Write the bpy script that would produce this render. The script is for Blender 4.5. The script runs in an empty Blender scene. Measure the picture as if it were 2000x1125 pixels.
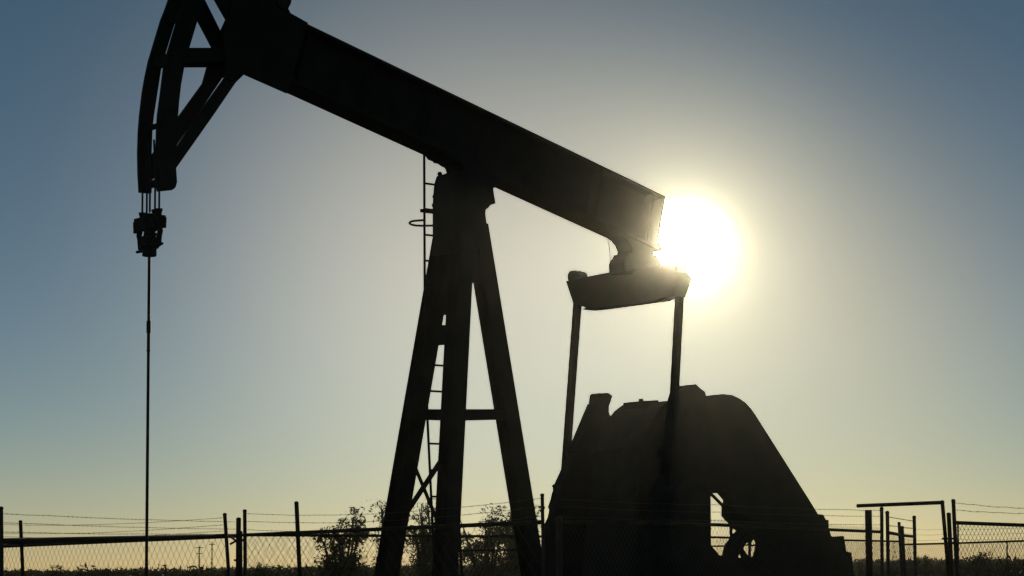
import bpy, bmesh, math, random
from mathutils import Vector, Matrix

S = bpy.context.scene
COL = S.collection
RND = random.Random(7)

# ------------------------------------------------------------------ camera
FPX, CX, CY, HORIZON, ROLL = 4200.0, 1000.0, 562.5, 1100.0, 0.7   # measured on the 2000 x 1125 photograph
EYE = Vector((0, 0, 1.6))
_p = math.atan((HORIZON - CY) / FPX); _r = math.radians(ROLL)
FWD = Vector((0, math.cos(_p), math.sin(_p)))
_U0 = Vector((0, -math.sin(_p), math.cos(_p))); _R0 = Vector((1, 0, 0))
UPV = _U0 * math.cos(_r) + _R0 * math.sin(_r)
RGT = _R0 * math.cos(_r) - _U0 * math.sin(_r)
cam = bpy.data.cameras.new('camera'); cam_o = bpy.data.objects.new('camera', cam); COL.objects.link(cam_o)
cam_o.matrix_world = Matrix(((RGT.x, UPV.x, -FWD.x, EYE.x), (RGT.y, UPV.y, -FWD.y, EYE.y), (RGT.z, UPV.z, -FWD.z, EYE.z), (0, 0, 0, 1)))
cam.sensor_width = 36; cam.lens = 36 * FPX / 2000; cam.clip_end = 20000; cam.clip_start = 0.1
S.camera = cam_o

def ray(x, y): return FWD + RGT * ((x - CX) / FPX) - UPV * ((y - CY) / FPX)
def at(x, y, D):                      # the point D metres out along the view axis of the ground plan
    d = ray(x, y); return EYE + d * (D / d.y)

# ------------------------------------------------------------------ sky, sun, exposure
SUN = ray(1341, 478).normalized()
S.view_settings.view_transform = 'Standard'; S.view_settings.look = 'None'
S.view_settings.gamma = 1; S.view_settings.exposure = -2.0
K = 4.0                                # exposure -2 makes the sky four times darker
w = bpy.data.worlds.new('World'); S.world = w; w.use_nodes = True
nt = w.node_tree; N = nt.nodes; L = nt.links
bg = N['Background']; bg.inputs[1].default_value = 0.1
sky = N.new('ShaderNodeTexSky'); sky.sky_type = 'NISHITA'; sky.sun_disc = False
sky.sun_elevation = math.asin(SUN.z); sky.sun_rotation = math.atan2(SUN.x, SUN.y)
sky.air_density = 0.6; sky.dust_density = 0.0; sky.ozone_density = 1.0
def mth(op, a, b=None, c=None):
    n = N.new('ShaderNodeMath'); n.operation = op
    for i, v in enumerate((a, b, c)):
        if v is None: continue
        if isinstance(v, (int, float)): n.inputs[i].default_value = v
        else: L.new(v, n.inputs[i])
    return n.outputs[0]
def vmul(col, rgb):
    n = N.new('ShaderNodeVectorMath'); n.operation = 'MULTIPLY'; L.new(col, n.inputs[0])
    n.inputs[1].default_value = rgb; return n.outputs[0]
def vscale(rgb, fac):
    n = N.new('ShaderNodeVectorMath'); n.operation = 'SCALE'; n.inputs[0].default_value = rgb
    L.new(fac, n.inputs['Scale']); return n.outputs[0]
def vadd(a, b):
    n = N.new('ShaderNodeVectorMath'); n.operation = 'ADD'; L.new(a, n.inputs[0]); L.new(b, n.inputs[1]); return n.outputs[0]
tc = N.new('ShaderNodeTexCoord')
def angle_deg(d):
    n = N.new('ShaderNodeVectorMath'); n.operation = 'DOT_PRODUCT'; L.new(tc.outputs['Generated'], n.inputs[0])
    n.inputs[1].default_value = d
    return mth('MULTIPLY', mth('SQRT', mth('MAXIMUM', mth('MULTIPLY', mth('SUBTRACT', 1.0, n.outputs['Value']), 2.0), 0.0)), 57.2958)
gm = N.new('ShaderNodeGamma'); gm.inputs[1].default_value = 1.5; L.new(sky.outputs[0], gm.inputs[0])
SKY_GAIN = (0.0171, 0.0125, 0.0108)
col = vmul(gm.outputs[0], tuple(g * K / 0.1 for g in SKY_GAIN))
th = angle_deg(SUN)
rgb = N.new('ShaderNodeRGB'); rgb.outputs[0].default_value = (0.009 * K / 0.1, 0.0335 * K / 0.1, 0.037 * K / 0.1, 1)   # clear blue of the high air
col = vadd(col, rgb.outputs[0])
# soft sun glow painted into the sky colour: left of the sun, round it, and low on its right (photo direction, spread in degrees, radiance)
for d_, s_, c_ in ((ray(900, 560).normalized(), 4.5, (0.432, 0.35, 0.206)), (SUN, 3.0, (0.27, 0.232, 0.128)), (ray(1680, 680).normalized(), 3.5, (0.205, 0.145, 0.045))):
    tv = angle_deg(d_)
    col = vadd(col, vscale(tuple(c * K / 0.1 for c in c_), mth('POWER', math.e, mth('MULTIPLY', mth('MULTIPLY', tv, tv), -1 / (2 * s_ ** 2)))))
disc = N.new('ShaderNodeMapRange'); disc.interpolation_type = 'SMOOTHSTEP'   # the sun, its glare painted into the sky as a widened disc
L.new(th, disc.inputs[0]); disc.inputs[1].default_value = 0.85; disc.inputs[2].default_value = 1.28
disc.inputs[3].default_value = 1.0; disc.inputs[4].default_value = 0.0
col = vadd(col, vscale(tuple(c * K / 0.1 for c in (0.9, 0.85, 0.7)), disc.outputs[0]))
L.new(col, bg.inputs[0])

sl = bpy.data.lights.new('sun', 'SUN'); sl.energy = 4.0; sl.angle = math.radians(0.5); sl.color = (1, 0.9, 0.74)
so = bpy.data.objects.new('sun', sl); COL.objects.link(so)
so.rotation_euler = SUN.to_track_quat('Z', 'Y').to_euler(); so.location = (0, 0, 30)

# ------------------------------------------------------------------ materials
def mat(name, c0, c1, rough=0.6, scale=4.0, metal=0.0, bump=0.0, detail=6.0):
    m = bpy.data.materials.new(name); m.use_nodes = True; t = m.node_tree
    b = t.nodes['Principled BSDF']; b.inputs['Roughness'].default_value = rough; b.inputs['Metallic'].default_value = metal
    b.inputs['Specular IOR Level'].default_value = 0.15
    co = t.nodes.new('ShaderNodeTexCoord'); n = t.nodes.new('ShaderNodeTexNoise')
    n.inputs['Scale'].default_value = scale; n.inputs['Detail'].default_value = detail
    t.links.new(co.outputs['Object'], n.inputs['Vector'])
    r = t.nodes.new('ShaderNodeValToRGB'); r.color_ramp.elements[0].position = 0.35; r.color_ramp.elements[1].position = 0.7
    r.color_ramp.elements[0].color = (*c0, 1); r.color_ramp.elements[1].color = (*c1, 1)
    t.links.new(n.outputs['Fac'], r.inputs[0]); t.links.new(r.outputs[0], b.inputs['Base Color'])
    if bump:
        bp = t.nodes.new('ShaderNodeBump'); bp.inputs['Strength'].default_value = bump; bp.inputs['Distance'].default_value = 0.02
        t.links.new(n.outputs['Fac'], bp.inputs['Height']); t.links.new(bp.outputs[0], b.inputs['Normal'])
    return m
M_STEEL = mat('dark_painted_steel', (0.012, 0.012, 0.0115), (0.026, 0.021, 0.017), 0.7, 3.0, 0, 0.15)
M_IRON = mat('cast_iron', (0.013, 0.0135, 0.014), (0.024, 0.022, 0.02), 0.75, 5.0, 0, 0.2)
M_WIRE = mat('wire_rope', (0.015, 0.015, 0.015), (0.03, 0.027, 0.024), 0.55, 30)
M_GALV = mat('weathered_galvanised_steel', (0.03, 0.029, 0.027), (0.06, 0.05, 0.042), 0.6, 12)
M_RUST = mat('rusty_pipe', (0.035, 0.022, 0.015), (0.06, 0.036, 0.022), 0.75, 9, 0, 0.1)
M_MESH = mat('fence_wire', (0.025, 0.024, 0.022), (0.045, 0.04, 0.034), 0.55, 20)
M_WOOD = mat('weathered_wood', (0.06, 0.045, 0.035), (0.11, 0.09, 0.07), 0.85, 6)
M_BARK = mat('mesquite_bark', (0.04, 0.03, 0.022), (0.08, 0.06, 0.045), 0.9, 10)
def leaf_mat(name, c0, c1, tl=.25):
    m = mat(name, c0, c1, 0.7, 1.5); t = m.node_tree; b = t.nodes['Principled BSDF']
    tr = t.nodes.new('ShaderNodeBsdfTranslucent'); mx = t.nodes.new('ShaderNodeMixShader'); mx.inputs[0].default_value = tl
    src = b.inputs['Base Color'].links[0].from_socket; t.links.new(src, tr.inputs[0])
    t.links.new(b.outputs[0], mx.inputs[1]); t.links.new(tr.outputs[0], mx.inputs[2])
    t.links.new(mx.outputs[0], t.nodes['Material Output'].inputs['Surface']); return m
M_LEAF = leaf_mat('mesquite_leaves', (0.08, 0.085, 0.045), (0.12, 0.12, 0.065), .5)
M_SCRUB = leaf_mat('scrub_leaves', (0.03, 0.034, 0.017), (0.055, 0.055, 0.028))
M_SOIL = mat('dry_soil_and_grass', (0.05, 0.045, 0.03), (0.09, 0.08, 0.05), 0.95, 0.05, 0, 0.3, 10)

# ------------------------------------------------------------------ mesh helpers
class MB:
    def __init__(self): self.v = []; self.f = []
    def add(self, vs, fs):
        o = len(self.v); self.v += [tuple(p) for p in vs]; self.f += [tuple(i + o for i in f) for f in fs]
    def box(self, a, b):
        x0, y0, z0 = a; x1, y1, z1 = b
        self.add([(x0,y0,z0),(x1,y0,z0),(x1,y1,z0),(x0,y1,z0),(x0,y0,z1),(x1,y0,z1),(x1,y1,z1),(x0,y1,z1)],
                 [(3,2,1,0),(4,5,6,7),(0,1,5,4),(1,2,6,5),(2,3,7,6),(3,0,4,7)])
    def bar(self, p, q, a, b, up=(0, 0, 1)):        # rectangular bar from p to q, a wide, b deep
        p = Vector(p); q = Vector(q); d = (q - p).normalized(); up = Vector(up)
        if abs(d.dot(up)) > 0.98: up = Vector((1, 0, 0))
        s = d.cross(up).normalized(); t = s.cross(d).normalized()
        vs = [c + s * (i * a / 2) + t * (j * b / 2) for c in (p, q) for i, j in ((-1,-1),(1,-1),(1,1),(-1,1))]
        self.add(vs, [(3,2,1,0),(4,5,6,7),(0,1,5,4),(1,2,6,5),(2,3,7,6),(3,0,4,7)])
    def hbeam(self, p, q, a, b, up=(0, 0, 1), t=0.018):   # H section: two flanges and a web
        p = Vector(p); q = Vector(q); d = (q - p).normalized(); u = Vector(up)
        if abs(d.dot(u)) > 0.98: u = Vector((1, 0, 0))
        s = d.cross(u).normalized(); tt = s.cross(d).normalized()
        for k in (-1, 1):
            o = tt * (k * (b / 2 - t / 2)); self.bar(p + o, q + o, a, t, up)
        self.bar(p, q, t, b - 2 * t, up)
    def tube(self, pts, r, n=8, caps=True):
        pts = [Vector(p) for p in pts]; rs = r if isinstance(r, (list, tuple)) else [r] * len(pts)
        vs = []; ref = None
        for i, p in enumerate(pts):
            d = (pts[min(i + 1, len(pts) - 1)] - pts[max(i - 1, 0)]).normalized()
            if ref is None:
                ref = Vector((0, 0, 1)) if abs(d.z) < 0.9 else Vector((1, 0, 0))
            s = d.cross(ref).normalized(); t = s.cross(d).normalized(); ref = t
            vs += [p + s * (rs[i] * math.cos(2*math.pi*k/n)) + t * (rs[i] * math.sin(2*math.pi*k/n)) for k in range(n)]
        fs = [(i*n+k, i*n+(k+1) % n, (i+1)*n+(k+1) % n, (i+1)*n+k) for i in range(len(pts)-1) for k in range(n)]
        if caps: fs += [tuple(range(n-1, -1, -1)), tuple(range((len(pts)-1)*n, len(pts)*n))]
        self.add(vs, fs)
    def ball(self, c, r, n=8, m=5, sq=1.0):
        c = Vector(c); vs = [c + Vector((0, 0, r * sq))]
        for j in range(1, m):
            a = math.pi * j / m
            vs += [c + Vector((r*math.sin(a)*math.cos(2*math.pi*k/n), r*math.sin(a)*math.sin(2*math.pi*k/n), r*sq*math.cos(a))) for k in range(n)]
        vs.append(c - Vector((0, 0, r * sq))); fs = [(0, 1+k, 1+(k+1) % n) for k in range(n)]
        for j in range(m-2): fs += [(1+j*n+k, 1+(j+1)*n+k, 1+(j+1)*n+(k+1) % n, 1+j*n+(k+1) % n) for k in range(n)]
        e = len(vs) - 1; fs += [(e, 1+(m-2)*n+(k+1) % n, 1+(m-2)*n+k) for k in range(n)]
        self.add(vs, fs)
    def prism(self, uz, y0, y1, holes=()):          # outline in the u-z plane, from y0 to y1, with holes cut through
        bm = bmesh.new(); edges = []
        for loop in [uz] + list(holes):
            vs = [bm.verts.new((p[0], y0, p[1])) for p in loop]
            edges += [bm.edges.new((vs[i], vs[(i+1) % len(vs)])) for i in range(len(vs))]
        bmesh.ops.triangle_fill(bm, use_beauty=True, use_dissolve=False, edges=edges)
        r = bmesh.ops.extrude_face_region(bm, geom=bm.faces[:])
        for g in r['geom']:
            if isinstance(g, bmesh.types.BMVert): g.co.y = y1
        bmesh.ops.recalc_face_normals(bm, faces=bm.faces[:])
        bm.verts.index_update()
        self.add([v.co[:] for v in bm.verts], [[v.index for v in f.verts] for f in bm.faces]); bm.free()
    def prism_x(self, yz, x0, x1):                   # outline in the y-z plane, extruded along u
        n = len(yz)
        vs = [(x0, p[0], p[1]) for p in yz] + [(x1, p[0], p[1]) for p in yz]
        self.add(vs, [tuple(range(n)), tuple(range(2*n-1, n-1, -1))] + [(i, (i+1) % n, n+(i+1) % n, n+i) for i in range(n)])
    def build(self, name, m, parent=None, smooth=False):
        me = bpy.data.meshes.new(name); me.from_pydata(self.v, [], self.f); me.update()
        me.materials.append(m)
        bm = bmesh.new(); bm.from_mesh(me); bmesh.ops.recalc_face_normals(bm, faces=bm.faces[:]); bm.to_mesh(me); bm.free()
        if smooth:
            for p in me.polygons: p.use_smooth = True
        o = bpy.data.objects.new(name, me); COL.objects.link(o)
        if parent: o.parent = parent
        return o
def tag(o, label=None, cat=None, group=None, kind=None):
    if label: o['label'] = label
    if cat: o['category'] = cat
    if group: o['group'] = group
    if kind: o['kind'] = kind
    return o
def empty(name, loc, rz=0.0):
    o = bpy.data.objects.new(name, None); COL.objects.link(o); o.location = loc; o.rotation_euler = (0, 0, rz)
    o.empty_display_size = 0.3; return o

# ------------------------------------------------------------------ ground
g = MB(); n = 45; R = [2.0 * 1.14 ** i for i in range(n)]
vs = [(0, 0, 0)]
for i, r in enumerate(R):
    vs += [(r*math.cos(2*math.pi*k/72), r*math.sin(2*math.pi*k/72), 0) for k in range(72)]
fs = [(0, 1+k, 1+(k+1) % 72) for k in range(72)]
for i in range(n-1): fs += [(1+i*72+k, 1+(i+1)*72+k, 1+(i+1)*72+(k+1) % 72, 1+i*72+(k+1) % 72) for k in range(72)]
g.add(vs, fs); tag(g.build('ground', M_SOIL), kind='structure')

# ------------------------------------------------------------------ pumpjack frame of reference
TH = math.radians(41.0)
_P = at(905, 335, 25.0); ORI = Vector((_P.x, _P.y, 0))
UV = Vector((math.cos(TH), math.sin(TH), 0)); VV = Vector((math.sin(TH), -math.cos(TH), 0))   # along the beam / towards the camera side
def pv(x, y, v):                      # photograph point on the plane v -> (u, z)
    d = ray(x, y); t = (v - (EYE - ORI).dot(VV)) / d.dot(VV); P = EYE + d * t
    return ((P - ORI).dot(UV), P.z)
def pu(x, y, u):                      # on the plane u -> (local y, z)
    d = ray(x, y); t = (u - (EYE - ORI).dot(UV)) / d.dot(UV); P = EYE + d * t
    return (-(P - ORI).dot(VV), P.z)
def pz(x, y, z):
    d = ray(x, y); P = EYE + d * ((z - EYE.z) / d.z); return ((P - ORI).dot(UV), -(P - ORI).dot(VV), z)
def p3(x, y, v):
    u, z = pv(x, y, v); return Vector((u, -v, z))
def outline(pts, v0, v1):             # (x, y, side): 'f' read on the far face, 'n' on the near face
    return [pv(x, y, v0 if s == 'f' else v1) for x, y, s in pts]

PJ = empty('pumpjack', ORI, TH)
tag(PJ, 'tall dark steel oil pumpjack with raised horse head and sloping walking beam', 'oil pumpjack')

# ---- walking beam
a = pv(565, 30, .18); b = pv(1300, 383, .18); c = pv(480, 145, -.18); d = pv(1195, 470, -.18)
tilt = (math.atan2(b[1]-a[1], b[0]-a[0]) + math.atan2(d[1]-c[1], d[0]-c[0])) / 2
AX = Vector((math.cos(tilt), 0, math.sin(tilt))); NX = Vector((-math.sin(tilt), 0, math.cos(tilt)))
def bxy(p): q = Vector((p[0], 0, p[1])); return q.dot(AX), q.dot(NX)
top = (bxy(a)[1] + bxy(b)[1]) / 2; bot = (bxy(c)[1] + bxy(d)[1]) / 2
s_tail = bxy(b)[0]; s_head = bxy(c)[0] - .03
def bp(s, t, v=0.0): q = AX * s + NX * t; return Vector((q.x, -v, q.z))
def slab(mb, s0, s1, t0, t1, v0, v1):
    vs = [bp(s, t, v) for s, t, v in ((s0,t0,v0),(s1,t0,v0),(s1,t0,v1),(s0,t0,v1),(s0,t1,v0),(s1,t1,v0),(s1,t1,v1),(s0,t1,v1))]
    mb.add(vs, [(3,2,1,0),(4,5,6,7),(0,1,5,4),(1,2,6,5),(2,3,7,6),(3,0,4,7)])
m = MB()
slab(m, s_head, s_tail, top-.035, top, -.18, .18); slab(m, s_head, s_tail, bot, bot+.035, -.18, .18)
slab(m, s_head, s_tail-.025, bot+.035, top-.035, -.012, .012); slab(m, s_tail-.025, s_tail-.002, bot+.035, top-.035, -.176, .176)
beam = m.build('walking_beam', M_STEEL, PJ)
for k in range(7):
    m = MB(); s = s_head + .5 + k * (s_tail - s_head - .7) / 6
    for q in (-1, 1): slab(m, s, s+.02, bot+.037, top-.037, *sorted((q*.014, q*.17)))
    m.build('stiffener', M_STEEL, beam)

# ---- horse head: two curved side frames, struts, spacers, hub
FAR, NEAR = -.14, .14
far_out = [(329,0),(322,20),(314,40),(308,60),(299,90),(290,120),(283.6,150),(278.4,180),(273,225),(270.4,260),(269.2,300),(270,340),(272,376)]
far_in = [(294,378),(295,360),(294.4,300),(296,250),(299,225),(306,180),(313,135),(320,110),(340,45),(348,25),(357,0)]
near_out = [(360,0),(351,25),(344,45),(325,110),(319.4,135),(314,180),(308,225),(306.4,250),(305,290),(304,345),(308,374)]
near_in = [(335,371.5),(341,366.5),(344,356),(342,328),(344,270),(345.5,232),(348,200),(352,165),(358,132),(368,94),(385,37),(396,3)]
def extend(loop_out, loop_in, v, first=True):       # carry the arc on above the picture round the beam's pivot
    o = [pv(x, y, v) for x, y in loop_out]; i = [pv(x, y, v) for x, y in loop_in]
    piv = (0.12, pv(905, 330, 0)[1])
    def pol(p): return math.hypot(p[0]-piv[0], p[1]-piv[1]), math.atan2(p[1]-piv[1], -(p[0]-piv[0]))
    ro, ao = pol(o[0]); ri, ai = pol(i[-1]); amax = 2 * (-tilt) + 0.03
    steps = 8
    eo = [(piv[0]-ro*math.cos(ao+(amax-ao)*k/steps), piv[1]+ro*math.sin(ao+(amax-ao)*k/steps)) for k in range(steps, 0, -1)]
    ei = [(piv[0]-ri*math.cos(ai+(amax-ai)*k/steps), piv[1]+ri*math.sin(ai+(amax-ai)*k/steps)) for k in range(1, steps+1)]
    return eo + o + i + ei
m = MB(); m.prism(extend(far_out, far_in, FAR), -FAR-.02, -FAR+.02); head = m.build('horse_head', M_STEEL, PJ)
m = MB(); m.prism(extend(near_out, near_in, NEAR), -NEAR-.02, -NEAR+.02); m.build('side_plate', M_STEEL, head)
def strut(pts, v, t=.05, dv=0.0):
    m = MB(); m.prism([pv(x, y, v) for x, y in pts], -v-t/2+dv, -v+t/2+dv); m.build('strut', M_STEEL, head)
strut([(296,304),(346,232),(396,163),(405,131),(420,120),(445,140),(432,153),(384,224),(341,287),(297,351),(284,352),(282,322)], FAR, .046)
strut([(341,330),(415,225),(458,162),(476,144.5),(470,120),(446,140),(440,150),(389,221),(344,289),(322,320),(316,352),(330,352)], NEAR, .046)
strut([(300,118),(318,106),(430,106),(440,131),(300,131.5)], FAR, .044)
strut([(345,94),(440,94),(440,120),(338,120)], NEAR, .044)
strut([(385,37),(416,96),(440,90),(429,62),(398,0),(370,-56),(352,-40)], FAR, .044)
strut([(420,0),(441,37),(470,50),(451,5),(440,-14),(408,-70),(386,-64)], NEAR, .044)
def spacer(x0, x1, y0, y1):                          # cross bar between the two frames
    m = MB(); uf, zf = pv(x0, (y0+y1)/2, FAR); un, zn = pv(x1, (y0+y1)/2, NEAR)
    hgt = (y1-y0) * 21.5 / FPX
    u = (uf + un) / 2; z = (zf + zn) / 2
    m.box((u-.03, -NEAR+.021, z-hgt/2), (u+.03, -FAR-.021, z+hgt/2)); m.build('spacer', M_STEEL, head)
spacer(302, 330, 113, 132); spacer(330, 362, 27, 43); spacer(287, 320, 243, 251); spacer(285, 320, 352, 365)
m = MB()
m.prism([pv(x, y, -.2) for x, y in ((442,36),(430,62),(417,94),(409,131),(420,152),(438,152),(500,118),(522,20),(500,-24),(452,-30),(441,-6))], .185, .215)
m.build('hinge_plate', M_STEEL, head)
m = MB()
m.prism([pv(x, y, .2) for x, y in ((452,10),(446,36),(436,62),(440,120),(440,152),(462,158),(476,145),(560,182),(600,45),(566,26),(561.5,17),(567,7),(568,-2),(560,-16),(545,-24),(470,-30))], -.215, -.185)
m.build('hinge_plate', M_STEEL, head)
m = MB(); u, z = pv(548, 4, .2)
m.tube([(u, -.26, z), (u, .26, z)], .085, 16); m.build('hinge_pin', M_IRON, head)

# ---- bridle, carrier bar, polished rod
uR = pv(292, 470, 0)[0]
def vx(x): return (x - 292) / (191 * .656)           # sideways place of something seen at photo x, in the plane of the rod
zt = pv(292, 415, 0)[1]
m = MB()
wires = ((273.4, FAR), (284.4, FAR), (292, 0), (304.8, NEAR), (315, NEAR))
for x, vv in wires:
    v = vx(x); z1 = pv(292, 340, 0)[1]
    m.tube([(uR, -v, zt), (uR, -v, z1), (uR - .02, -v, z1 + .35)] if abs(v) < .2 else [(uR, -v, zt), (uR, -v, z1)], .011, 8)
m.build('bridle_rope', M_WIRE, PJ)
m = MB(); zc = lambda y: pv(292, y, 0)[1]
m.box((uR-.07, -.2, zc(447)), (uR+.07, .2, zc(424))); m.box((uR-.05, -.25, zc(440)), (uR+.05, .25, zc(429)))
carrier = m.build('carrier_bar', M_IRON, PJ)
for x in (273.4, 304.8, 315):
    m = MB(); v = vx(x); m.tube([(uR, -v, zc(426)), (uR, -v, zc(419)), (uR, -v, zc(417)), (uR, -v, zc(412))], [.03, .03, .036, .04], 10); m.build('rope_socket', M_IRON, carrier)
for q in (-1, 1):                                    # hanger loops either side of the rod clamp
    m = MB(); v = q * .19
    m.tube([(uR, -v, zc(447)), (uR, -v*1.1, zc(456)), (uR, -v, zc(464)), (uR, -v*.95, zc(481)), (uR, -v*.45, zc(484))], .03, 8)
    m.tube([(uR, -v*1.28, zc(436)), (uR, -v*1.28, zc(450))], .045, 8)
    for yy in (461, 471, 478): m.tube([(uR, -v, zc(yy)), (uR, 0, zc(yy))], .017, 6)
    yy = 488 if q < 0 else 482
    m.tube([(uR, -v*.5, zc(yy)), (uR, -v*1.32, zc(yy-1 if q > 0 else yy-1))], .016, 6)
    m.build('hanger', M_IRON, carrier)
m = MB(); prof = ((418,.06),(424,.085),(450,.085),(452,.06),(462,.065),(464,.085),(478,.085),(480,.1),(484,.1),(486,.075),(500,.075),(501,.06))
m.tube([(uR, 0, zc(y)) for y, _ in prof], [r for _, r in prof], 14); m.build('rod_clamp', M_IRON, carrier)
m = MB(); m.tube([(uR, 0, zc(500)), (uR, 0, zc(628))], .0165, 10); m.tube([(uR, 0, zc(628)), (uR, 0, .9)], .0165, 10)
for y0, y1, r in ((627, 650, .024), (683, 687, .02), (650, 683, .018)): m.tube([(uR, 0, zc(y0)), (uR, 0, zc(y1))], r, 10)
m.tube([(uR, 0, zc(631)), (uR, .035, zc(631))], .008, 6)
rod = m.build('polished_rod', M_WIRE, PJ)
m = MB()                                             # wellhead under the rod
for z0, z1, r in ((0, .25, .2), (.25, .32, .28), (.32, .62, .12), (.62, .68, .2), (.68, .95, .09), (.95, 1.02, .13)): m.tube([(uR, 0, z0), (uR, 0, z1)], r, 18)
m.tube([(uR, -.45, .47), (uR, .45, .47)], .06, 12); m.build('wellhead', M_IRON, PJ)

# ---- samson post
def leg_line(top_px, bot_px, vt, vb):
    t = p3(top_px[0], top_px[1], vt); b0 = p3(bot_px[0], bot_px[1], vb); return t, b0
LT, LB = leg_line((873, 440), (712, 1372), -.16, -.68)
MT, MBt = leg_line((904, 440), (855, 1395), .14, .62)
RT, RB = leg_line((930, 440), (1083, 1375), 0, 0)
for t, b0 in ((LT, LB), (MT, MBt), (RT, RB)):
    b0 = t + (b0 - t) * ((t.z - .02) / (t.z - b0.z))
    m = MB(); m.hbeam(t, b0, .205, .205, (0, 1, 0)); m.box((b0.x-.22, b0.y-.2, 0.0), (b0.x+.22, b0.y+.2, .04)); m.build('samson_leg', M_STEEL, PJ)
def on(line, y):                                      # point of a leg's axis at photo height y
    t, b0 = line; best = None
    for k in range(201):
        p = t + (b0 - t) * (k / 200); W = ORI + UV * p.x + VV * (-p.y) + Vector((0, 0, p.z)); dd = W - EYE
        py = CY - FPX * dd.dot(UPV) / dd.dot(FWD)
        if best is None or abs(py - y) < best[0]: best = (abs(py - y), p)
    return best[1]
LL_, ML_, RL_ = (LT, LB), (MT, MBt), (RT, RB)
for la, lb in ((LL_, ML_), (ML_, RL_), (LL_, RL_)):
    m = MB(); m.hbeam(on(la, 810), on(lb, 810), .12, .118); m.build('cross_bar', M_STEEL, PJ)
m = MB(); m.bar(on(LL_, 880), on(ML_, 1060), .012, .055); m.build('diagonal_brace', M_STEEL, PJ)
m = MB(); m.bar(on(ML_, 868), on(LL_, 1040), .012, .065); m.build('diagonal_brace', M_STEEL, PJ)
m = MB()                                              # web plates that close the top of the post
def quad_plate(mb, p, t=.012):
    n = (p[1]-p[0]).cross(p[2]-p[0]).normalized() * (t/2); k = len(p)
    mb.add([q + n for q in p] + [q - n for q in p], [tuple(range(k)), tuple(range(2*k-1, k-1, -1))] + [(i, (i+1) % k, k+(i+1) % k, k+i) for i in range(k)])
quad_plate(m, [on(LL_, 445), on(ML_, 445), on(ML_, 614), on(LL_, 614)])
quad_plate(m, [on(LL_, 637), on(ML_, 637), on(ML_, 674), on(LL_, 674)])
quad_plate(m, [on(ML_, 445), on(RL_, 445), on(RL_, 552), on(ML_, 552)])
m.build('web_plate', M_STEEL, PJ)
m = MB()
hd = [(845,398,'f'),(847,368,'f'),(849,356,'f'),(853,344,'f'),(862,342,'f'),(872,338,'f'),(940,345,'n'),(962,358,'n'),(963.5,370,'n'),(965.5,383,'n'),(968,397,'n'),(958,400.5,'n'),(953,407,'n'),(949,409,'n'),(948,418,'n'),(955,470,'n'),(957,482,'n'),(842,500,'f'),(845,470,'f')]
m.prism(outline(hd, -.2, .2), -.2, .2); post_head = m.build('post_head', M_IRON, PJ)
for x, y, v in ((859,340,-.19),(849,384,-.19),(848,401,-.19),(960,391,.18)):
    m = MB(); u, z = pv(x, y, v); m.tube([(u, -v-.012, z), (u, -v+.012, z)], .03, 6); m.build('bolt', M_IRON, post_head)
m = MB()
sb = [(830,304,'f'),(835,312,'f'),(844,315.5,'f'),(847,319,'f'),(854,320,'f'),(862,325.5,'f'),(866,327,'f'),(869,330,'f'),(872,339,'f'),(875,350,'f'),(955,362,'n'),(964,368,'n'),(985,350,'n'),(900,300,'n')]
m.prism(outline(sb, -.17, .17), -.165, .165); m.build('saddle_bearing', M_IRON, PJ)

# ---- ladder
LV = -.3
def lad(x, y): return p3(x, y, LV)
stile = [lad(828.5, 303), lad(829.5, 560), lad(835, 822), lad(842, 968), lad(849, 1110)]
stile.append(stile[-1] + (stile[-1] - stile[-2]) * .9)
m = MB(); m.tube(stile, .015, 8); ladder = m.build('ladder', M_STEEL, PJ)
off = Vector((.4, 0, 0))
m = MB(); s2 = [stile[0].lerp(stile[1], .22)] + stile[1:]; m.tube([p + off for p in s2], .015, 8); m.build('stile', M_STEEL, ladder)
def stile_at(z):
    for p, q in zip(stile, stile[1:]):
        if q.z <= z <= p.z: return p.lerp(q, (p.z - z) / (p.z - q.z))
zz = lad(829, 358).z
while zz > stile[-1].z + .1:
    p = stile_at(zz); m = MB(); m.tube([p, p + off], .0135, 6); m.build('rung', M_STEEL, ladder); zz -= .3065
m = MB(); p = stile_at(lad(829, 412).z); m.bar(p + Vector((-.05, 0, 0)), p + Vector((.42, 0, 0)), .04, .038); m.build('bracket', M_STEEL, ladder)
zh = lad(829, 437).z
m = MB(); hoop = [(848,440.5),(826,441),(812,440.5),(803,438.5),(799.5,435.5),(803,432.5),(812,431),(828,430)]
m.tube([pz(x, y, zh) for x, y in hoop], .013, 8); m.build('hoop', M_STEEL, ladder)

# ---- equaliser with its bearing under the beam tail
uE = 2.74
e0, e1 = uE - .11, uE + .11
m = MB()
ol = [(1105,549,e0),(1120,594,e0),(1139,599,e0),(1148,602,e0),(1153,604,e0),(1161,607,e1),(1186,605,e1),(1309,588.5,e1),(1317,584,e1),(1338,581,e1),(1352,544,e1),(1330,519,e1),(1190,532,e0),(1150,539.5,e0)]
m.prism_x([pu(x, y, u) for x, y, u in ol], e0, e1); eq = m.build('equalizer', M_STEEL, PJ)
for cx_, cy_ in ((1128, 541), (1322, 526)):
    m = MB(); yl, z = pu(cx_, cy_, uE)
    m.tube([(e0, yl, z), (e1, yl, z)], .075, 12); m.tube([(uE, yl+.06, z), (uE, yl+.06, z+.09)], .035, 6); m.tube([(uE-.06, yl-.1, z-.02), (uE-.06, yl-.1, z+.06)], .03, 6)
    m.build('pin_bearing', M_IRON, eq)
m = MB()
bl = [(1186,466),(1194,471.5),(1201,480),(1206,492),(1205,498),(1199,498.5),(1196.5,504.5),(1192,510),(1189,517),(1190,536)]
pl = [pv(x, y, -.14) for x, y in bl]; xm = pv(1240, 500, 0)[0]
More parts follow.
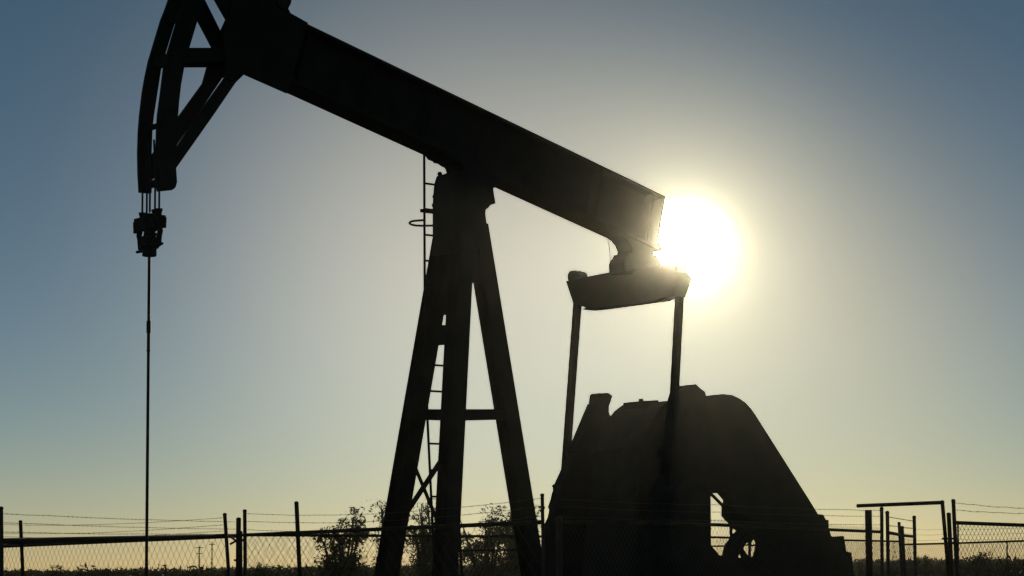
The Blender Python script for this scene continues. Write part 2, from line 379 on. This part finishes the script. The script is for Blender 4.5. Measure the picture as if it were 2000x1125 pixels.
pr = [(2*xm - u + .02, z) for u, z in reversed(pl)]
pr[-1] = (pr[-1][0], pr[-1][1] - .12)
m.prism(pl + pr, -.14, .14); m.build('tail_bearing', M_IRON, PJ)
m = MB(); m.tube([p3(1187,469,-.16), p3(1188.5,475,-.16), p3(1190,480,-.16), p3(1191.5,495,-.16), p3(1192,510,-.16)], .005, 6); m.build('grease_line', M_WIRE, PJ)

# ---- pitman arms
VF, VN = -1.02, .82
for x0, y0, x1, y1, v in ((1128, 590, 1098, 1005, VF), (1327, 580, 1304, 1022, VN)):
    m = MB(); p = p3(x0, y0, v); q = p3(x1, y1, v); m.bar(p, q, .08, .08, (0, 1, 0))
    m.tube([(q.x, q.y-.1, q.z), (q.x, q.y+.1, q.z)], .12, 16); m.build('pitman_arm', M_STEEL, PJ)

# ---- cranks with toothed edge and counterweights
def crank(pts, v, t, teeth=None):
    uz = [pv(x, y, v) for x, y in pts]
    if teeth:
        i, n = teeth; a, b = uz[i], uz[i+1]; new = []
        du, dz = b[0]-a[0], b[1]-a[1]; ln = math.hypot(du, dz); nx, nz = dz/ln, -du/ln
        sgn = 1 if nx < 0 else -1
        for k in range(n):
            f0 = (k + .25) / n; f1 = (k + .75) / n
            for f, o in ((k/n + .02, 0), (f0, .026), (f1, .026), (f1 + .02, 0)): new.append((a[0]+du*f+nx*sgn*o, a[1]+dz*f+nz*sgn*o))
        uz = uz[:i+1] + new[1:] + uz[i+1:]
    m = MB(); m.prism(uz, -v-t/2, -v+t/2); return m.build('crank', M_IRON, PJ)
cf = crank([(1163,768.5),(1160,772),(1158,790),(1118.5,884),(1090,947),(1078,1010),(1085,1050),(1120,1060),(1165,980),(1196,850),(1187,822),(1181,806),(1181,795),(1188,774),(1180,768.5),(1176,768),(1172,770)], -.86, .16, (2, 24))
cn = crank([(1313,779),(1318,764),(1328,755),(1338,752.5),(1341,754.5),(1344,752),(1350,751),(1360,760),(1368,766),(1371,777),(1372,850),(1345,980),(1325,1050),(1290,1055),(1284,1010),(1296,940)], .66, .16)
def weight(pts, v0, v1, par):
    m = MB(); m.prism([pv(x, y, v0 if s == 'f' else v1) for x, y, s in pts], -v1, -v0); return m.build('counterweight', M_IRON, par)
wf = weight([(1097,942,'f'),(1091,950,'f'),(1085,957,'f'),(1078,962,'f'),(1075,976,'f'),(1070,990,'f'),(1074,1001,'f'),(1066,1018,'f'),(1059,1032,'f'),(1057,1060,'f'),(1060,1180,'f'),(1110,1230,'f'),(1200,1200,'n'),(1235,1060,'n'),(1225,940,'n'),(1160,920,'f')], -1.12, -.78, cf)
m = MB(); p = p3(1082, 958, -1.05); m.tube([p, p + Vector((0, 0, .05))], .014, 8); m.ball(p + Vector((0, 0, .055)), .025); m.build('lifting_knob', M_IRON, cf)
wn = weight([(1290,925,'f'),(1270,960,'f'),(1258,1040,'f'),(1262,1180,'f'),(1310,1230,'f'),(1385,1200,'n'),(1389,1066,'n'),(1388,968,'n'),(1360,930,'n')], .58, 1.0, cn)

# ---- gearbox, pedestal, shaft
m = MB()
gb = [(1186,824,'f'),(1192,813,'f'),(1200,803,'f'),(1209,796,'f'),(1216,791,'f'),(1240,788.5,'f'),(1345,789,'n'),(1372,805,'n'),(1388,850,'n'),(1388,962,'n'),(1150,985,'f'),(1160,880,'f')]
m.prism(outline(gb, -.42, .42), -.42, .42); gear = m.build('gearbox', M_IRON, PJ)
m = MB(); m.prism(outline([(1218,802,'f'),(1217,786.5,'f'),(1250,784.5,'f'),(1286,783.5,'n'),(1287,800,'n')], -.16, .16), -.16, .16); m.build('cover_plate', M_IRON, gear)
m = MB(); u, z = pv(1252, 786, 0); m.tube([(u, 0, z-.02), (u, 0, z+.045)], .028, 8); m.build('breather_cap', M_IRON, gear)
us, zs = pv(1250, 885, 0)
m = MB(); m.tube([(us, -.74, zs), (us, .94, zs)], .11, 20); m.build('crank_shaft', M_IRON, PJ)
ped = outline([(1155,950,'f'),(1387,950,'n'),(1389,1066,'n'),(1393,1070,'n'),(1401,1078,'n'),(1404,1084,'n'),(1410,1085,'n'),(1412,1340,'n'),(1110,1340,'f')], -.45, .45)
m = MB(); m.prism(ped, -.45, .45); m.build('gearbox_pedestal', M_STEEL, PJ)

# ---- belt guard and engine
m = MB()
gd = [(1330,800),(1352,782),(1370,775),(1395,771),(1412,769.5),(1430,771.5),(1444,778),(1456,786),(1467,798),(1476,811),(1528,893),(1580.5,976),(1597,1003),(1602,1015),(1560,1030),(1470,1020),(1411,990),(1412,977),(1400,963),(1385,964),(1345,930)]
m.prism([pv(x, y, .44 if y > 940 and x < 1420 else .6) for x, y in gd], -.6, -.44); m.build('belt_guard', M_STEEL, PJ)
m = MB(); m.tube([p3(1384,962,.5), p3(1393,969,.5), p3(1413,989,.5)], .022, 8); m.build('guard_brace', M_STEEL, PJ)
holes = [[(1431,1031),(1438,1035.5),(1439.5,1037.5),(1436,1040.5),(1431,1043)],
         [(1456,1063),(1462,1058.5),(1463.5,1063)], [(1451.5,1070),(1455,1066),(1463.5,1066),(1463.5,1086),(1459,1083)],
         [(1468,1060),(1471,1055),(1475,1054),(1477,1060),(1476,1063),(1468,1064)], [(1467,1068),(1477,1066),(1475,1076),(1472,1087),(1467,1088)],
         [(1442,1089),(1443,1083),(1446,1082),(1449,1089)]]
en = [(1411,985),(1411,1008),(1418,1016),(1426,1024),(1427.5,1050),(1420,1061),(1415,1070),(1413.5,1080),(1411,1087),(1411,1330),(1690,1330),(1668,1125),(1664,1087),(1663.5,1079.5),(1653,1077),(1649.5,1055),(1648,1046.6),(1624,1048),(1618.5,1030),(1618.5,1015),(1614,1016),(1611,1011),(1608,1005),(1596,1004),(1500,985)]
v = .36
m = MB(); m.prism([pv(x, y, v) for x, y in en], -v, -v+.02, [[pv(x, y, v) for x, y in h] for h in holes]); engine = m.build('engine', M_IRON, PJ)
m = MB(); m.prism([pv(x, y, v) for x, y in ((1530,1000),(1580,1010),(1600,1012),(1616,1040),(1640,1055),(1655,1085),(1680,1325),(1560,1325),(1530,1120))], -v+.022, -.14); m.build('cylinder_block', M_IRON, engine)
m = MB(); uc, zc_ = pv(1466, 1071, .44)
ring = [(uc + .19*math.cos(2*math.pi*k/28), -.44, zc_ + .19*math.sin(2*math.pi*k/28)) for k in range(29)]
m.tube(ring, .02, 6, False); m.build('flywheel', M_IRON, engine)
m = MB()                                              # long steel skid that carries everything
for vv in (-.55, .55): m.hbeam((-1.6, -vv, .19), (5.9, -vv, .19), .2, .3)
for u in (-1.4, -.4, .9, 2.2, 3.4, 4.6, 5.7): m.hbeam((u, -.449, .19), (u, .449, .19), .15, .26)
m.build('skid_base', M_STEEL, PJ)

# ------------------------------------------------------------------ fences
def post_px(mb, x, ytop, D, dia, xb=None, cap=True):   # a post seen at x, its top at ytop, xb = where it crosses y 1125
    t = at(x, ytop, D); b0 = at(xb if xb is not None else x, 1125, D)
    g0 = t + (b0 - t) * (t.z / (t.z - b0.z)); mb.tube([g0, t], dia/2, 10)
    if cap: mb.ball(t, dia * .6, 8, 5, .8)
    return t
def chain_link(mb, A, B, h0, h1, pitch, r=.0024, asp0=1.15):      # diamond mesh between the ground line and the rail
    A = Vector(A); B = Vector(B); ln = (B - A).length; dx = (B - A) / ln; H = (h0, h1)
    def P(s, hgt): q = A + dx * s; return Vector((q.x, q.y, hgt))
    z0 = .06; asp = asp0                               # diamonds a little taller than wide
    def top_at(s): return h0 + (h1 - h0) * s / ln
    s = -2.2
    nrm = Vector((-dx.y, dx.x, 0)) * .004
    while s < ln + 2.2:
        for sg in (1, -1):
            a = s; b = s + sg * (h0 - z0) / asp
            f0, f1 = 0.0, 1.0
            if b != a:
                lo, hi = sorted(((0 - a) / (b - a), (ln - a) / (b - a))); f0 = max(f0, lo); f1 = min(f1, hi)
            if f1 - f0 > .02:
                sa, sb_ = a + (b-a)*f0, a + (b-a)*f1
                mb.tube([P(sa, z0 + (top_at(sa)-z0)*f0) + nrm*sg, P(sb_, z0 + (top_at(sb_)-z0)*f1) + nrm*sg], r, 3, False)
        s += pitch
def barbed(mb, p, q, sag=.02, r=.0021, step=.13):
    p = Vector(p); q = Vector(q); n = 14; pts = []
    for k in range(n+1):
        f = k/n; c_ = p.lerp(q, f); c_.z -= 4*sag*f*(1-f) + (RND.uniform(-.004, .004) if 0 < k < n else 0); pts.append(c_)
    mb.tube(pts, r, 4, False)
    ln = (q-p).length; k = step
    while k < ln - .05:
        c_ = p.lerp(q, k/ln); f = k/ln; c_.z -= 4*sag*f*(1-f)
        for _ in range(2):
            d_ = Vector((RND.uniform(-1, 1), RND.uniform(-1, 1), RND.uniform(-1, 1))).normalized() * .011
            mb.tube([c_-d_, c_+d_], .0014, 3, False)
        k += step * RND.uniform(.8, 1.2)
def fence(label, pts, rails, wires, posts, pitch=.075, mesh_r=.0024, over=0.0, rail_d=.042, sag=.02, mids=(), asp=1.15, mesh=True, xw=(), group='chain link fence runs round the well', name='chain_link_fence'):
    """pts: (x, D) along the run; rails: y at each of pts; wires: list of y at each of pts; posts: (x, ytop, D, dia, xbottom)"""
    P0 = at(pts[0][0], rails[0], pts[0][1]); root = empty(name, (P0.x, P0.y, 0)); inv = Vector((-P0.x, -P0.y, 0))
    tag(root, label, 'fence', group)
    for px_, yt, D, dia, xb in posts:
        m = MB(); t = post_px(m, px_, yt, D, dia, xb); m.v = [tuple(Vector(q) + inv) for q in m.v]; m.build('post', M_GALV, root)
    rp = [at(x, y, D) for (x, D), y in zip(pts, rails)]
    m = MB(); m.tube([p + inv for p in rp], rail_d/2, 10); m.build('top_rail', M_RUST, root)
    for mp, dd in mids:
        m = MB(); m.tube([at(x, y, D) + inv for x, y, D in mp], dd/2, 8); m.build('mid_rail', M_RUST, root)
    m = MB()
    for i in range(len(rp)-1) if mesh else ():
        A, B = rp[i] + inv, rp[i+1] + inv
        chain_link(m, (A.x, A.y, 0), (B.x, B.y, 0), A.z + over, B.z + over, pitch, mesh_r, asp)
    if mesh: m.build('wire_mesh', M_MESH, root)
    for ws in wires:
        m = MB(); wp = [at(x, y, D) + inv for (x, D), y in zip(pts, ws)]
        for p, q in zip(wp, wp[1:]): barbed(m, p, q, sag)
        m.build('barbed_wire', M_MESH, root)
    for p, q in xw:
        m = MB(); barbed(m, at(*p) + inv, at(*q) + inv, 0); m.build('barbed_wire', M_MESH, root)
    return root
fence('wire fence at the left, three barbed strands ending at the left gate post', [(-25, 34.6), (439, 25.8)], [1068, 1047],
      [(1023.5, 1011), (1040.5, 1025), (1047, 1037)], [(439, 1005, 25.8, .045, 447)], .2, .0022, sag=.05, asp=.85, rail_d=.06)
fence('wire fence from the right gate post to the pumpjack legs, sagging barbed strands on top', [(478, 25.2), (1059, 19.5)], [1045, 1020],
      [(1003, 973), (1018, 988), (1034, 1008)], [(478, 998, 25.2, .044, 479), (1059, 967, 19.5, .034, 1062)], .2, .0022, sag=.07, asp=.85)
fence('wire fence running right in front of the dark counterweights to the gate', [(1092, 19.2), (1400, 21.5), (1722, 25.5)], [1019, 1025, 1039],
      [(975, 986, 997), (989, 1000, 1008.5), (1009, 1017, 1025)], [(1092, 1014, 19.2, .06, 1093), (1722, 993, 25.5, .042, 1723)], .07, .0018, .055, .036, .01)
fence('wire fence at the far left edge, strands sloping down from its tall end post', [(3, 19.5), (462, 27)], [1057, 1046.5],
      [(1003, 1019.5), (1021, 1033.5), (1039, 1043)], [(2, 993, 19.5, .04, 3)], .13, .003, sag=.01, mesh=False, rail_d=.056)
fence('low back fence behind the pumpjack, seen between its legs', [(470, 30), (1400, 37), (1757, 46)], [1045, 1049.5, 1057.5],
      [], [(470, 1040, 30, .05, 470), (1330, 1046, 37, .05, 1330)], .1, .003, mids=[(((880, 1076, 33), (1040, 1073, 34), (1440, 1066, 37.5)), .03)])
fence('short receding wire fence between the gate posts right of the engine', [(1733.5, 26), (1756, 28.5)], [1040, 1044],
      [(1027, 1028)], [(1733, 1001, 26, .045, 1735), (1756, 1022, 28.5, .04, 1762)], .24, .0024, sag=.0, asp=.5, xw=[((1734, 1009.5, 26), (1785, 1018, 32))])
fence('short wire fence ending at the post left of the overhead pipe', [(1762, 29.5), (1785.5, 32)], [1045.5, 1048],
      [(1030, 1032)], [(1762, 1030, 29.5, .045, 1768), (1785.5, 1010, 32, .052, 1788)], .24, .0024, sag=.0, asp=.5)
fence('far back fence at the right, low on the horizon behind the gate', [(1764, 47), (1850, 45), (2030, 41)], [1063.5, 1061.5, 1055.5],
      [(1031, 1033, 1028), (1041.5, 1043, 1039), (1053.5, 1053, 1049)], [(1764, 1060, 47, .05, 1764), (1967, 1058, 42, .03, 1967)], .1, .003, sag=.03)
fence('wire fence at the right edge, starting from the tall post beside the pipe gate', [(1866, 19.8), (2030, 20.8)], [1021, 1027],
      [(982, 993.5), (996, 1003), (1018, 1022)], [(1862, 978, 19.8, .036, 1869), (1871, 1022, 20.2, .016, 1872)], .065, .0022, rail_d=.036, sag=.01)

def lone_post(name, label, x, yt, D, dia, xb, extra=None, m_=None, cap=True, cat='post'):
    t = at(x, yt, D); b0 = at(xb, 1125, D); g0 = t + (b0 - t) * (t.z / (t.z - b0.z)); root = empty(name, g0)
    tag(root, label, cat)
    m = MB(); m.tube([(0, 0, 0), t - g0], dia/2, 12)
    if cap: m.ball(t - g0, dia * .55, 8, 5, .7)
    m.build('shaft', m_ or M_RUST, root)
    if extra: extra(root, g0)
    return root
def latch(root, g0):
    for x0, y0, x1, y1 in ((466, 1054, 449, 1063), (466, 1060, 450, 1048), (466, 1053, 482, 1057), (466, 1095, 457, 1094), (466, 1095, 474, 1094)):
        m = MB(); m.tube([at(x0, y0, 25.4) - g0, at(x1, y1, 25.4) - g0], .014, 6); m.build('latch', M_GALV, root)
lone_post('gate_post', 'stout short gate post with latch between the two barbed wire posts', 466, 1014, 25.4, .058, 465, latch)
lone_post('pipe_post', 'short thin pipe post near the left end of the fence', 40, 1018.5, 20, .034, 44.8)
lone_post('pipe_post', 'tall lone steel pipe left of the bushy tree', 579, 982, 20, .04, 585.5)
lone_post('pipe_post', 'thick square-topped pipe post right of the engine, under the overhead pipe', 1696, 996, 21, .068, 1698, None, None, False)
def hinge(root, g0):
    m = MB()
    for y, xa, xb in ((1052, 1840, 1864), (1060, 1846, 1866)): m.bar(at(xa, y, 20.6) - g0, at(xb, y, 20.6) - g0, .03, .018)
    m.build('hinge', M_GALV, root)
lone_post('gate_post', 'stout leaning gate post right of the overhead pipe frame', 1853, 1004, 20.6, .042, 1859, hinge)
t = at(1840.5, 981, 20.9); b0 = at(1853, 1125, 20.9); g0 = t + (b0 - t) * (t.z / (t.z - b0.z))
fr = empty('pipe_gate_frame', g0); tag(fr, 'inverted L pipe frame with a long overhead bar above the gate posts', 'gate frame')
m = MB(); m.tube([(0, 0, 0), t - g0], .019, 12); m.ball(t - g0, .022); m.build('upright', M_RUST, fr)
m = MB(); m.tube([at(1674, 988, 21.4) - g0, at(1840, 981.5, 20.9) - g0], .0185, 12); m.build('overhead_bar', M_RUST, fr)

# ------------------------------------------------------------------ trees, scrub, distant poles
def leafy(mb, c, rad, n, size, rnd, flat=.75):
    for _ in range(n):
        while True:
            q = Vector((rnd.uniform(-1, 1), rnd.uniform(-1, 1), rnd.uniform(-1, 1)))
            if q.length < 1: break
        q = c + Vector((q.x*rad, q.y*rad, q.z*rad*flat)); s = size * rnd.uniform(.5, 1.3)
        a = Vector((rnd.gauss(0, 1), rnd.gauss(0, 1), rnd.gauss(0, 1))).normalized(); b_ = a.orthogonal().normalized()
        if rnd.random() < .5: b_ = a.cross(b_)
        mb.add([q - a*s, q + b_*s*.35, q + a*s, q - b_*s*.35], [(0, 1, 2, 3)])
def tree(label, x, D, ytop, halfw, seed, dens=1.0, lean=0):
    rnd = random.Random(seed); base = at(x, 1100, D); base.z = 0; H = at(x, ytop, D).z; W = halfw * D / FPX
    root = empty('mesquite_tree', base); tag(root, label, 'tree', 'mesquite trees behind the fence')
    tm = MB(); cm = MB()
    for k in range(7):                               # several stems fork near the ground
        az = 2*math.pi*k/7 + rnd.uniform(-.3, .3); spread = W * rnd.uniform(.45, .95); top_ = H * rnd.uniform(.72, 1.0)
        tip = Vector((math.cos(az)*spread + lean, math.sin(az)*spread*.8, top_)); mid = Vector((tip.x*.35, tip.y*.35, top_*.5)) + Vector((rnd.uniform(-.1, .1), rnd.uniform(-.1, .1), 0))
        tm.tube([(0, 0, 0), mid*.5 + Vector((rnd.uniform(-.06, .06), 0, 0)), mid, mid.lerp(tip, .6) + Vector((0, 0, .1)), tip], [.09, .07, .05, .03, .012], 6)
        for j in range(6):
            p = mid.lerp(tip, rnd.uniform(-.2, 1.0)); e = p + Vector((rnd.uniform(-.5, .5)*W, rnd.uniform(-.5, .5)*W, rnd.uniform(-.3, .28)*H*.5))
            e.z = max(e.z, .3)
            tm.tube([p, p.lerp(e, .5) + Vector((0, 0, .06)), e], [.02, .014, .006], 4)
            for q in range(4):
                cc = p.lerp(e, rnd.uniform(.3, 1.05)) + Vector((rnd.uniform(-.2, .2), rnd.uniform(-.2, .2), rnd.uniform(-.2, .2)))
                leafy(cm, cc, rnd.uniform(.12, .32), int(34*dens), .065, rnd)
    for k in range(int(26*dens)):                    # fuller skirt near the ground
        az = rnd.uniform(0, 6.28); rr = W * math.sqrt(rnd.random()); leafy(cm, Vector((math.cos(az)*rr, math.sin(az)*rr, rnd.uniform(.2, .55)*H)), rnd.uniform(.25, .5), 60, .07, rnd)
    tm.build('trunk', M_BARK, root); cm.build('crown', M_LEAF, root); return root
tree('rounded bushy mesquite tree left of the pumpjack legs', 668, 62, 1001, 50, 3, .95)
tree('sparse thin mesquite tree half hidden by the left pumpjack leg', 756, 66, 984, 22, 5, .3)
tree('taller mesquite tree between the two front pumpjack legs', 838, 60, 966, 36, 8, .6)
tree('broad low mesquite tree between the middle and rear pumpjack legs', 948, 64, 1006, 60, 11, .75)
tree('mesquite tree mostly hidden behind the rear pumpjack leg', 1010, 66, 984, 34, 13, .9)

rnd = random.Random(21); sc = MB()
for k in range(3600):
    D = 60 + 340 * rnd.random() ** 1.4; X = (rnd.uniform(-.29, .29) if k < 2200 else rnd.choice((-1, 1)) * rnd.uniform(.27, .8)) * D
    h = rnd.uniform(.9, 1.52) + (rnd.random() ** 10) * .3
    wd = rnd.uniform(.5, 1.3) * (1 + D/250)
    for j in range(7):
        leafy(sc, Vector((X + rnd.uniform(-1, 1)*wd, D + rnd.uniform(-1, 1)*wd, h * rnd.uniform(.25, .85))), h*.3 + .1, 12, .07 + D*.0007, rnd, .8)
tag(sc.build('scrub', M_SCRUB), kind='stuff')
def shrub(label, x, D, ytop, halfw, seed):
    rnd = random.Random(seed); base = at(x, 1100, D); base.z = 0; H = at(x, ytop, D).z; W = halfw * D / FPX
    root = empty('shrub', base); tag(root, label, 'shrub', 'taller shrubs on the skyline')
    tm = MB(); cm = MB()
    for k in range(8):
        az = rnd.uniform(0, 6.28); tip = Vector((math.cos(az)*W, math.sin(az)*W, H*rnd.uniform(.75, 1)))
        tm.tube([(0, 0, 0), tip*.5 + Vector((0, 0, .1)), tip], [.025, .016, .006], 5)
        for j in range(6): leafy(cm, tip * rnd.uniform(.4, 1), .12, 26, .04, rnd)
    tm.build('stems', M_BARK, root); cm.build('foliage', M_SCRUB, root)
shrub('spiky shrub on the skyline below the far right fence', 1926, 70, 1072, 14, 1)
shrub('small shrub on the skyline left of the spiky one, near the right gate', 1905, 74, 1079, 10, 2)
shrub('small round shrub on the skyline under the overhead pipe', 1802, 78, 1081, 9, 4)
shrub('low shrub on the skyline right of the left gate', 513, 80, 1097, 8, 6)
shrub('low shrub on the skyline left of the pump rod', 206, 80, 1103, 7, 9)
shrub('tiny twin-topped shrub on the skyline under the left fence', 112, 80, 1104, 10, 10)

def pole(label, x, D, ytop, arms):
    b0 = at(x, 1104, D); b0.z = 0; H = at(x, ytop, D).z; root = empty('utility_pole', b0)
    tag(root, label, 'utility pole', 'distant utility poles')
    m = MB(); m.tube([(0, 0, 0), (0, 0, H)], [.19, .14], 8); m.build('shaft', M_WOOD, root)
    for dz, wd in arms:
        m = MB(); m.box((-wd, -.09, H-dz-.09), (wd, .09, H-dz+.09)); m.build('crossarm', M_WOOD, root)
pole('distant utility pole with two crossarms, seen through the left fence', 389, 480, 1067, ((.3, .9), (1.6, .6)))
pole('distant thin utility pole with one crossarm, right of the twin-armed pole', 414, 560, 1058, ((.7, .85),))

# ------------------------------------------------------------------ scattering volume added for the glare round the sun
GLARE_LOBES = ((0.00008, 0.95, (1, .96, .8, 1)), (0.00019, 0.994, (1, .95, .68, 1)))   # wide and narrow glare lobes (density, forward scattering, colour)
m = MB(); m.box((-660, -660, -1.0), (660, 660, 9.5)); hz = m.build('glare_haze', M_SOIL); tag(hz, kind='stuff')
hm = bpy.data.materials.new('glare_volume'); hm.use_nodes = True; t_ = hm.node_tree; t_.nodes.clear()
out = t_.nodes.new('ShaderNodeOutputMaterial'); ad = t_.nodes.new('ShaderNodeAddShader')
for k, (dn, an, dc) in enumerate(GLARE_LOBES):
    pvn = t_.nodes.new('ShaderNodeVolumePrincipled'); pvn.inputs['Color'].default_value = dc
    pvn.inputs['Density'].default_value = dn; pvn.inputs['Anisotropy'].default_value = an; t_.links.new(pvn.outputs[0], ad.inputs[k])
t_.links.new(ad.outputs[0], out.inputs['Volume']); hz.data.materials.clear(); hz.data.materials.append(hm)
